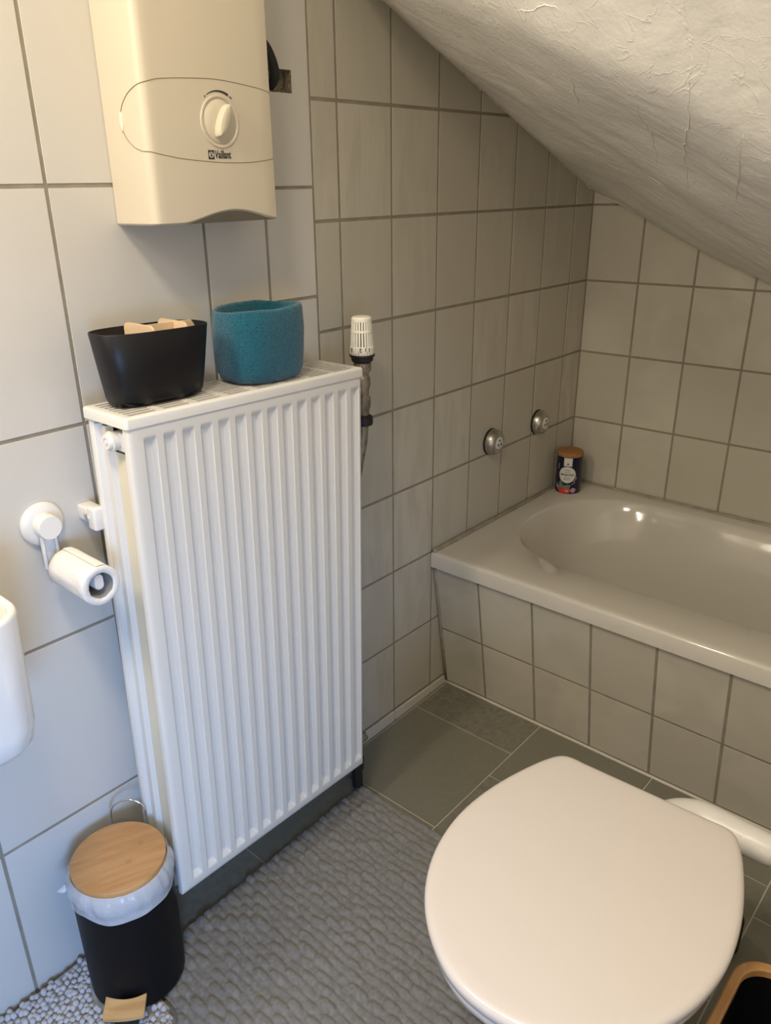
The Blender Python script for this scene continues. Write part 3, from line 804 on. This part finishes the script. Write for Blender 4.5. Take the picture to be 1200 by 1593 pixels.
# ------------------------------------------------------------------ things on the radiator
def on_rad(x, y):      # height of the grille top at this spot
    loc = Vector((x, y - RY, RH / 2 + .0003))
    a = math.radians(-1.3)
    return RZ + loc.z * math.cos(a) + loc.y * math.sin(a) + 0.0001
OC = (.088, -1.528)
orgz = on_rad(*OC)
og = empty('desk_organiser', (OC[0], OC[1], orgz), 'black oval organiser with pale wooden dividers on the left end of the radiator', 'organiser', rot=(math.radians(-1.3), 0, 0))
bm = bmesh.new()
H_ = .108
def oring(f, z, ins=0): return superel(.034 + .009 * f - ins, .078 + .0145 * f - ins, z, 3.0, 64)
rings = [superel(.020, .062, .0, 2.8, 64), superel(.027, .069, .001, 2.9, 64), superel(.0315, .0755, .004, 2.9, 64), oring(.05, .012), oring(.5, .055), oring(1, H_ - .001), oring(1, H_, .0008), oring(1, H_, .0022), oring(1, H_ - .003, .003), oring(.5, .055, .003), oring(.1, .014, .003), superel(.022, .066, .005, 2.8, 64)]
loft(bm, rings)
obj('cup', bm, M['black'], og, smooth=True, angle=70)
def divider(pts, thick, axis, xf, name='divider'):
    bm = bmesh.new()
    a = [(0 - thick / 2, u, v) for u, v in pts]; b = [(thick / 2, u, v) for u, v in pts]
    loft(bm, [a, b], xf=xf)
    return obj(name, bm, M['ply'], og)
def rounded(w0, w1, zb, zt, r=.010):
    pts = [(-w0, zb), (w0, zb)]
    for i in range(7):
        a = PI / 2 * i / 6; pts.append((w1 - r + r * math.cos(a), zt - r + r * math.sin(a)))
    for i in range(7):
        a = PI / 2 + PI / 2 * i / 6; pts.append((-w1 + r + r * math.cos(a), zt - r + r * math.sin(a)))
    return pts
# two cross dividers and one lengthwise
divider(rounded(.030, .0385, .006, H_ + .006), .003, 0, Matrix.Translation((0, -.018, 0)) @ Matrix.Rotation(PI / 2, 4, 'Z'))
divider(rounded(.029, .0365, .006, H_ + .006), .003, 0, Matrix.Translation((0, .040, 0)) @ Matrix.Rotation(PI / 2, 4, 'Z'))
divider([(-.016, .006), (.070, .006), (.076, H_ - .004), (.070, H_ + .004), (-.016, H_ + .004)], .003, 0, Matrix.Translation((.004, 0, 0)))

FC = (.090, -1.321)
fz = on_rad(*FC)
bm = bmesh.new()
def fr(a, b, z, p=3.2, cx_=0, tilt=0):
    out = []
    for i, (x_, y_, z_) in enumerate(superel(a, b, z, p, 72, cx_)):
        nn = .0012 * noise.noise(Vector((x_ * 40, y_ * 40, z_ * 40)))
        s_ = 1 + nn / .06
        out.append((x_ * s_, y_ * s_, z_ + (tilt * (.004 * math.sin(5 * i / 72 * 2 * PI / 2) + .006 * y_ / .08)) + nn))
    return out
H2 = .119
rings = [fr(.030, .042, .0015, 2.6), fr(.043, .059, .0015, 2.6), fr(.052, .068, .006, 2.7), fr(.0565, .0735, .018, 2.7), fr(.0585, .0765, .05, 2.7), fr(.059, .077, .085, 2.7), fr(.058, .0755, H2 - .004, 2.7, tilt=.3),
         fr(.0565, .074, H2, 2.7, tilt=.5), fr(.053, .071, H2 + .0005, 2.7, tilt=.5), fr(.0505, .068, H2 - .004, 2.7, tilt=.3), fr(.050, .067, .06, 2.7), fr(.048, .063, .02, 2.7), fr(.038, .055, .010, 2.6)]
loft(bm, rings)
fb = obj('felt_basket', bm, M['felt'], smooth=True)
fb.location = (FC[0], FC[1], fz); fb.rotation_euler = (math.radians(-1.3), 0, 0)
tag(fb, 'teal felted wool basket on the radiator, right of the black organiser', 'basket')

# ------------------------------------------------------------------ toilet paper
th = empty('toilet_paper_holder', (.0016, -1.703, .837), 'white plastic suction toilet paper holder on the large wall tiles left of the radiator', 'toilet paper holder')
bm = bmesh.new(); lathe(bm, [(.0335, 0), (.0345, .003), (.034, .006), (.031, .009), (.022, .0115)], 44, xf=AX_X); obj('suction_cup', bm, M['white'], th, smooth=True, angle=40)
bm = bmesh.new(); lathe(bm, [(.0185, .008), (.0192, .010), (.0192, .028), (.0178, .0305), (.005, .031)], 36, xf=AX_X); obj('lock_knob', bm, M['white'], th, smooth=True, angle=40)
bm = bmesh.new()
for s_ in (-.0125, .0085): box(bm, .010, .019, s_, s_ + .004, -.070, -.012, bev=.001)
box(bm, .010, .013, -.0125, .0125, -.066, -.012, bev=.001)
obj('hanger_arm', bm, M['white'], th, smooth=True, angle=35)
bm = bmesh.new()
rings = [rrect(-.0125, .0125, -.0075, .0075, .007, z_) for z_ in (.012, .10, .126)] + [rrect(-.0115, .0115, -.0065, .0065, .006, .1275)]
loft(bm, rings, xf=at(0, .013, -.064, Matrix.Rotation(PI / 2, 4, 'Y')))
bmesh.ops.rotate(bm, verts=bm.verts, cent=(0, .013, -.064), matrix=Matrix.Rotation(0, 3, 'X'))
obj('peg', bm, M['white'], th, smooth=True, angle=40)

RL = .098; RR, RI = .0305, .0195
bm = bmesh.new()
def rollring(r, x, k=1.0):
    return [(x, (r + k * .0012 * noise.noise(Vector((math.cos(2 * PI * i / 56) * 3, math.sin(2 * PI * i / 56) * 3, x * 20)))) * math.cos(2 * PI * i / 56),
             (r + k * .0012 * noise.noise(Vector((math.cos(2 * PI * i / 56) * 3, math.sin(2 * PI * i / 56) * 3, x * 20)))) * math.sin(2 * PI * i / 56)) for i in range(56)]
rings = [rollring(RI, .003)] + [rollring(RR - .001, .0)] + [rollring(RR, RL * k / 8 + .001) for k in range(9)] + [rollring(RR - .001, RL + .002, 1), rollring(RI + .002, RL + .002), rollring(RI, RL)]
loft(bm, rings, False, False)
tr = empty('toilet_roll', (.034, -1.690, .773 - .0045), 'half-used white toilet roll hanging on the holder beside the radiator', 'toilet roll')
obj('paper_sheets', bm, M['paper'], tr, smooth=True, angle=60)
bm = bmesh.new(); loft(bm, [rollring(RI, RL + .001, .5), rollring(RI, .002, .5)], False, False); obj('cardboard_core', bm, M['card'], tr, smooth=True)
bm = bmesh.new()   # loose last sheet edge
pts = [(.0, .0306 * math.cos(a), .0306 * math.sin(a)) for a in [math.radians(95 - 4 * k) for k in range(8)]]
loft(bm, [[(x_ , p[1] * 1.02, p[2] * 1.02 + .0008) for p in pts] for x_ in (.002, RL * .5, RL)], False, False, close=False); obj('loose_sheet', bm, M['paper'], tr, smooth=True)

# ------------------------------------------------------------------ wash basin at the left edge
bs = empty('wash_basin', (.0, -2.08, .64), 'small white ceramic wash basin with rounded corners at the left edge of the photo', 'wash basin')
bm = bmesh.new()
BX, BY0, BY1 = .262, -2.33, -1.850
def bring(ins, z, r): 
    return [(x_, y_ + 2.08, z_ - .64) for x_, y_, z_ in rrect(.002 + max(0, ins) * .6, BX - ins, BY0 + ins, BY1 - ins, r, z, 10)]
rings = [bring(.060, .636, .03), bring(.030, .638, .035), bring(.016, .644, .042), bring(.008, .656, .045), bring(.004, .68, .046), bring(.000, .834, .046), bring(.0012, .8385, .046), bring(.004, .840, .044), bring(.008, .839, .040),
         bring(.0105, .836, .038), bring(.013, .80, .037), bring(.022, .72, .045), bring(.045, .69, .05), bring(.085, .682, .03)]
loft(bm, rings); obj('bowl', bm, M['ceramic'], bs, smooth=True, angle=70)
bm = bmesh.new(); lathe(bm, [(.021, .0425), (.021, .045), (.012, .046)], 24, xf=Matrix.Translation((.131, 0, 0))); obj('drain', bm, M['bright'], bs, smooth=True)

# ------------------------------------------------------------------ mats
NX0, NX1, NY0, NY1 = .010, .262, -2.12, -1.735
def matbase(x, y): return zf(y) + .002
def inside(x, y, m=0.0):
    r = .055; x0, x1, y0, y1 = NX0 + m, NX1 - m, NY0 + m, NY1 - m
    if not (x0 <= x <= x1 and y0 <= y <= y1): return False
    cx_ = min(max(x, x0 + .01), x1 - r); cy_ = min(max(y, y0 + r), y1 - r)
    return x < x1 - r or (x - cx_) ** 2 + (y - cy_) ** 2 <= r * r
bm = bmesh.new()
MX0, MX1, MY0, MY1 = .100, .665, -2.02, -1.112
st_ = .0023
nx = int((MX1 - MX0) / st_); ny = int((MY1 - MY0) / st_)
pxx, pyy = .0430, .0180
G = []
for i in range(nx + 1):
    row = []
    for j in range(ny + 1):
        x = MX0 + st_ * i; y = MY1 - st_ * j
        wob = .0045 * noise.noise(Vector((x * 18, y * 18, 0))); wob2 = .004 * noise.noise(Vector((x * 18, y * 18, 6)))
        xx, y2 = x + wob, y + wob2
        best = 0
        r0 = math.floor((MY1 - y2) / pyy)
        for rr0 in (r0 - 1, r0, r0 + 1):
            cy0 = MY1 - (rr0 + .5) * pyy
            off = (rr0 % 2) * .5
            c0 = math.floor((xx - MX0) / pxx - off)
            for cc in (c0, c0 + 1, c0 - 1):
                rnd = noise.cell(Vector((cc + 100.5, rr0 + 100.5, .5)))
                cx0 = MX0 + (cc + .5 + off) * pxx
                ax = pxx * (.40 + .16 * rnd); ay = pyy * (.50 + .07 * rnd)
                u = (xx - cx0) / ax; v = (y2 - cy0) / ay; d2 = abs(u) ** 3.2 + abs(v) ** 2.2
                if abs(v) < 1: best = max(best, .42 * (1 - abs(v) ** 2.2) ** .5)
                if d2 < 1: best = max(best, (1 - d2) ** .45 * (.72 + .28 * rnd))
        e = min(x - MX0, MX1 - x, MY1 - y, y - MY0)
        h = (.0020 + .0098 * best + .0008 * noise.noise(Vector((x * 150, y * 150, 2)))) * smoothstep(-.002, .007, e)
        if math.hypot(x - .114, y + 1.731) < .090: h = min(h, .0105 + zf(-1.731) - zf(y))
        if inside(x, y, -.004): row.append(None); continue
        ex = .003 * noise.noise(Vector((x * 30, y * 30, 9))) * (1 if e < .01 else 0)
        row.append(bm.verts.new((x + ex, y + ex, zf(y) + .0015 + h)))
    G.append(row)
for i in range(nx):
    for j in range(ny):
        q = (G[i][j], G[i][j + 1], G[i + 1][j + 1], G[i + 1][j])
        if all(v is not None for v in q): bm.faces.new(q)
mt = tag(obj('bath_mat', bm, M['chenille'], smooth=True), 'dark grey bath mat with raised oval pads on the floor between radiator and toilet', 'bath mat')

# pale noodle mat under the bin
nm = empty('tufted_mat', (.13, -1.9, zf(-1.9)), 'light grey noodle-tufted mat under the pedal bin against the wall', 'mat')
def nml(b):
    for v in b.verts: v.co -= nm.location
    return b
bm = bmesh.new(); G = {}
k = 0
st2 = .006
for i in range(int((NX1 - NX0) / st2) + 1):
    for j in range(int((NY1 - NY0) / st2) + 1):
        x, y = NX0 + i * st2, NY0 + j * st2
        if inside(x, y): G[i, j] = bm.verts.new((x, y, matbase(x, y) + .004))
for (i, j) in list(G):
    q = [(i, j), (i + 1, j), (i + 1, j + 1), (i, j + 1)]
    if all(t_ in G for t_ in q): bm.faces.new([G[t_] for t_ in q])
rm = [e for e in bm.edges if e.is_boundary]
ex_ = bmesh.ops.extrude_edge_only(bm, edges=rm)
for v in ex_['geom']:
    if isinstance(v, bmesh.types.BMVert): v.co.z -= .006
obj('mat_backing', nml(bm), M['noodle'], nm, smooth=True, angle=50)
bm = bmesh.new()
sp = .0108; row = 0; y = NY0 + .006
proto = [(math.sin(a) * 1, math.cos(a)) for a in (0, .5, 1.0, 1.5, 2.0)]
while y < NY1 - .010:
    x = NX0 + .004 + (sp / 2 if row % 2 else 0)
    while x < NX1 - .004:
        xj, yj = x + random.uniform(-.0016, .0016), y + random.uniform(-.0016, .0016)
        if inside(xj, yj, .005 if xj > .1 else .003) and math.hypot(xj - .114, yj + 1.731) > .0875:
            r_ = random.uniform(.0048, .0060); hh = random.uniform(.0085, .0125)
            an = random.uniform(0, 2 * PI); tl = random.uniform(.0, .005)
            b0 = Vector((xj, yj, matbase(xj, yj) + .003)); tp = b0 + Vector((math.cos(an) * tl, math.sin(an) * tl, hh))
            rings = []
            for f_, s_ in ((0, .75), (.35, 1.0), (.7, 1.0), (.9, .72), (1.0, .3)):
                c = b0.lerp(tp, f_); rings.append([(c.x + r_ * s_ * math.cos(2 * PI * q / 8), c.y + r_ * s_ * math.sin(2 * PI * q / 8), c.z) for q in range(8)])
            loft(bm, rings, False, True)
        x += sp
    y += sp * .87; row += 1
o_ = obj('tufts', nml(bm), M['noodle'], nm, smooth=True); o_['kind'] = 'stuff'

# ------------------------------------------------------------------ pedal bin
BC = (.114, -1.731); BZ = .0136 + zf(-1.731)
pb = empty('pedal_bin', (BC[0], BC[1], BZ), 'small black pedal bin with bamboo lid and white liner below the toilet roll', 'bin', rot=(0, 0, math.radians(47)))
# local: pedal towards -y rotated; local -y -> world (+x,-y)
BH = .262
bm = bmesh.new(); lathe(bm, [(.080, .0), (.0825, .003), (.0830, .012), (.0835, .05), (.0845, .20), (.0850, BH - .012), (.083, BH - .010), (.080, BH - .03)], 56); obj('body', bm, M['binblack'], pb, smooth=True, angle=40)
bm = bmesh.new()
lathe(bm, [(.0775, BH), (.0790, BH + .0015), (.0795, BH + .011), (.0785, BH + .0128), (.075, BH + .0134), (.002, BH + .0136)], 64); lid = obj('lid', bm, M['bamboo'], pb, smooth=True, angle=40)
lid.rotation_euler = (0, 0, math.radians(110))
for (a, b, w_, h_) in ((-.022, -.014, .007, .010), (.012, -.040, .006, .007)):
    bm = bmesh.new()
    for k in range(3): box(bm, a - w_ / 2 + k * .0032, a - w_ / 2 + k * .0032 + .0007, b - h_ / 2, b + h_ / 2, BH + .01345, BH + .01375)
    obj('bamboo_node', bm, M['node'], lid)
bm = bmesh.new()
rings = []
for f_ in range(9):
    z_ = BH + .004 - f_ * .0062
    o_ = []
    for i in range(96):
        a = 2 * PI * i / 96; c_, s_ = math.cos(a), math.sin(a)
        nn = noise.noise(Vector((c_ * 2.6, s_ * 2.6, z_ * 18))); n2 = noise.noise(Vector((c_ * 9, s_ * 9, z_ * 30 + 4)))
        n3 = 1 - abs(noise.noise(Vector((c_ * 6 + z_ * 12, s_ * 6, z_ * 12 + 20)))) * 2.2
        bulge = .0815 + .0065 * math.sin(PI * min(1, f_ / 7.5)) + .0020 * nn + .0015 * n2 + .0030 * n3 * (f_ > 0)
        drop = .016 * noise.noise(Vector((c_ * 1.6, s_ * 1.6, 11))) * f_ / 8
        if f_ >= 6: bulge = max(bulge, .0868 + .0008 * n2)
        if f_ == 0: bulge = .0800 + .001 * n2
        o_.append((bulge * c_, bulge * s_, z_ + drop + .0006 * n2))
    rings.append(o_)
loft(bm, rings, False, False)
tube(bm, [(-.082, -.030, BH - .016), (-.090, -.034, BH - .020), (-.097, -.036, BH - .019)], [.007, .005, .001], 8)
obj('bin_liner', bm, M['bagmat'], pb, smooth=True)
bm = bmesh.new()
pts = [(-.030, .083, BH - .045), (-.031, .090, BH - .01), (-.031, .094, BH + .020)] + [(-.031 * math.cos(a), .094 + .003 * math.sin(a), BH + .020 + .026 * math.sin(a)) for a in [PI * k / 10 for k in range(1, 10)]] + [(.031, .094, BH + .020), (.031, .090, BH - .01), (.030, .083, BH - .045)]
tube(bm, pts, .0018, 8); obj('carry_handle', bm, M['bright'], pb, smooth=True)
bm = bmesh.new()
G = []
for i in range(13):
    u = -.034 + .068 * i / 12; row = []
    for j in range(7):
        v = -.122 + .034 * j / 6 + (.004 * math.cos(u / .034 * PI / 2) * (-1 if j == 6 else 0))
        row.append(Vector((u, v, .042 + .25 * (v + .105) + 4.0 * u * u)))
    G.append(row)
for lvl in (0, -.007):
    pass
vt = [[bm.verts.new(p) for p in r] for r in G]; vb = [[bm.verts.new(p + Vector((0, 0, -.006))) for p in r] for r in G]
for i in range(12):
    for j in range(6):
        bm.faces.new((vt[i][j], vt[i + 1][j], vt[i + 1][j + 1], vt[i][j + 1])); bm.faces.new((vb[i][j], vb[i][j + 1], vb[i + 1][j + 1], vb[i + 1][j]))
for i in range(12):
    bm.faces.new((vt[i][0], vb[i][0], vb[i + 1][0], vt[i + 1][0])); bm.faces.new((vt[i][6], vt[i + 1][6], vb[i + 1][6], vb[i][6]))
for j in range(6):
    bm.faces.new((vt[0][j], vt[0][j + 1], vb[0][j + 1], vb[0][j])); bm.faces.new((vt[12][j], vb[12][j], vb[12][j + 1], vt[12][j + 1]))
pd = obj('pedal', bm, M['bamboo_pale'], pb, smooth=True, angle=40)
bm = bmesh.new(); box(bm, -.020, .020, -.116, -.07, .006, .030, bev=.003); obj('pedal_lever', bm, M['rubber'], pd, smooth=True, angle=40)

# ------------------------------------------------------------------ toilet
TZ = .420
tc_ = (.781, -1.385)
to = empty('toilet', (tc_[0], tc_[1], 0), 'white floor-standing toilet with its broad D-shaped lid closed, in front of the bathtub', 'toilet', rot=(0, 0, math.radians(2.0)))
half = [(a_ * 1.03, b_ * 1.03) for a_, b_ in [(.203, .100), (.2035, .118), (.2005, .130), (.193, .139), (.178, .148), (.150, .160), (.100, .176), (.050, .187), (.0, .192), (-.045, .190), (-.09, .181), (-.13, .166), (-.165, .146), (-.195, .121), (-.220, .091), (-.238, .060), (-.247, .030), (-.2495, 0)]]
def outline(sx=1.0, sy=1.0, z=0, off=0.0, cy_=0.0):
    hp = bez([(hw, yv, 0) for yv, hw in half], 3)
    R_ = [(p.x, p.y) for p in hp]; pts = R_ + [(-a, b) for a, b in reversed(R_[:-1])]
    # straight back edge points
    out = []
    for a, b in pts:
        l = math.hypot(a, b + .0) or 1
        a2, b2 = a * (1 - off / max(l, .02)), b * (1 - off / max(l, .02))
        out.append((a2 * sx, (b2 - cy_) * sy + cy_, z))
    return out
bm = bmesh.new()
loft(bm, [outline(z=TZ - .021, off=.006), outline(z=TZ - .018, off=.001), outline(z=TZ - .008, off=0), outline(z=TZ - .0035, off=.002), outline(z=TZ - .0012, off=.006), outline(z=TZ - .0003, off=.011), outline(.90, .90, TZ), outline(.5, .5, TZ), outline(.2, .2, TZ), outline(.03, .03, TZ)])
obj('lid', bm, M['seat'], to, smooth=True, angle=60)
bm = bmesh.new()
loft(bm, [outline(z=TZ - .040, off=.010), outline(z=TZ - .037, off=.006), outline(z=TZ - .026, off=.005), outline(z=TZ - .0225, off=.008)])
obj('seat_ring', bm, M['seat'], to, smooth=True, angle=60)
bm = bmesh.new()
def bo(s, z, dy=0, sx=None): return [(x_, y_ + dy, z_) for x_, y_, z_ in outline(sx or s, s, z)]
loft(bm, [bo(.60, .0, .03, .52), bo(.60, .006, .03, .53), bo(.55, .05, .035, .47), bo(.52, .11, .04, .44), bo(.58, .17, .035, .50), bo(.70, .23, .025, .64), bo(.82, .29, .015, .79), bo(.90, .34, .008, .89), bo(.935, .365, .004, .935), bo(.94, .376, .003, .94), bo(.92, .381, .003, .92)])
obj('bowl', bm, M['ceramic'], to, smooth=True, angle=60)
for s_ in (-.075, .075):
    bm = bmesh.new(); lathe(bm, [(.011, -.02), (.011, .02)], 16, xf=at(s_, .188, TZ - .028, Matrix.Rotation(PI / 2, 4, 'Y')))
    obj('hinge', bm, M['bright'], to, smooth=True, angle=40)
bm = bmesh.new(); tube(bm, [(.027, .13, .34), (.027, .222, .34)], .032, 24); obj('flush_inlet', bm, M['ceramic'], to, smooth=True, angle=40)

fpz = .345
fl = empty('flush_pipe', (1.2, -1.095, fpz), 'white plastic flush pipe running behind the toilet towards the right wall', 'pipe')
bm = bmesh.new()
pts = [(.800, -1.158, fpz)] + [(.800 + .058 * (1 - math.cos(a)), -1.153 + .058 * math.sin(a), fpz) for a in [PI / 2 * k / 12 for k in range(13)]] + [(.90, -1.095, fpz), (.96, -1.095, fpz), (1.70, -1.095, fpz)]
pts = [(a - 1.2, b + 1.095, c - fpz) for a, b, c in pts]
rs = [.0275] * 14 + [.026, .0215, .0215]
tube(bm, pts, rs, 28); obj('pipe_elbow', bm, M['white'], fl, smooth=True)
bm = bmesh.new(); lathe(bm, [(.022, -.03), (.0245, -.028), (.0255, -.010), (.0245, .02), (.0232, .028), (.022, .03)], 28, xf=at(.925 - 1.2, 0, 0, AX_X)); obj('coupling_sleeve', bm, M['white'], fl, smooth=True)

# dark bottle mostly hidden behind the lid
bt = empty('bottle', (1.005, -1.205 + .02, 0), 'small dark glossy bottle on the floor, mostly hidden beside the toilet', 'bottle')
bt.location = (.894, -.990, 0)
bm = bmesh.new(); lathe(bm, [(.024, 0), (.026, .004), (.026, .07), (.022, .08), (.012, .088)], 28); obj('bottle_body', bm, M['black'], bt, smooth=True, angle=50)
bm = bmesh.new(); lathe(bm, [(.0125, .087), (.0125, .102), (.011, .104)], 20); obj('bottle_cap', bm, M['rubber'], bt, smooth=True, angle=40)

# ------------------------------------------------------------------ black storage tub with bamboo rim
KZ = .285
kb = empty('storage_tub', (1.11, -1.40, 0), 'black storage tub with a bamboo rim, at the lower right corner beside the toilet', 'storage tub')
kx0, kx1, ky0, ky1 = .968, 1.235, -1.545, -1.240
def kr(ins, z, r): return [(x_ - 1.11, y_ + 1.40, z_) for x_, y_, z_ in rrect(kx0 + ins, kx1 - ins, ky0 + ins, ky1 - ins, r, z, 10)]
bm = bmesh.new(); loft(bm, [kr(.022, 0, .03), kr(.018, .006, .034), kr(.003, KZ - .012, .045), kr(.009, KZ - .012, .042), kr(.022, .010, .03)]); obj('tub_body', bm, M['black'], kb, smooth=True, angle=50)
bm = bmesh.new(); vs = loft(bm, [kr(.0, KZ - .013, .048), kr(-.001, KZ - .011, .048), kr(-.001, KZ - .002, .048), kr(.001, KZ, .047), kr(.010, KZ, .040), kr(.012, KZ - .002, .039), kr(.012, KZ - .013, .039), kr(.0, KZ - .013, .048)], False, False); obj('rim', bm, M['bamboo'], kb, smooth=True, angle=40)
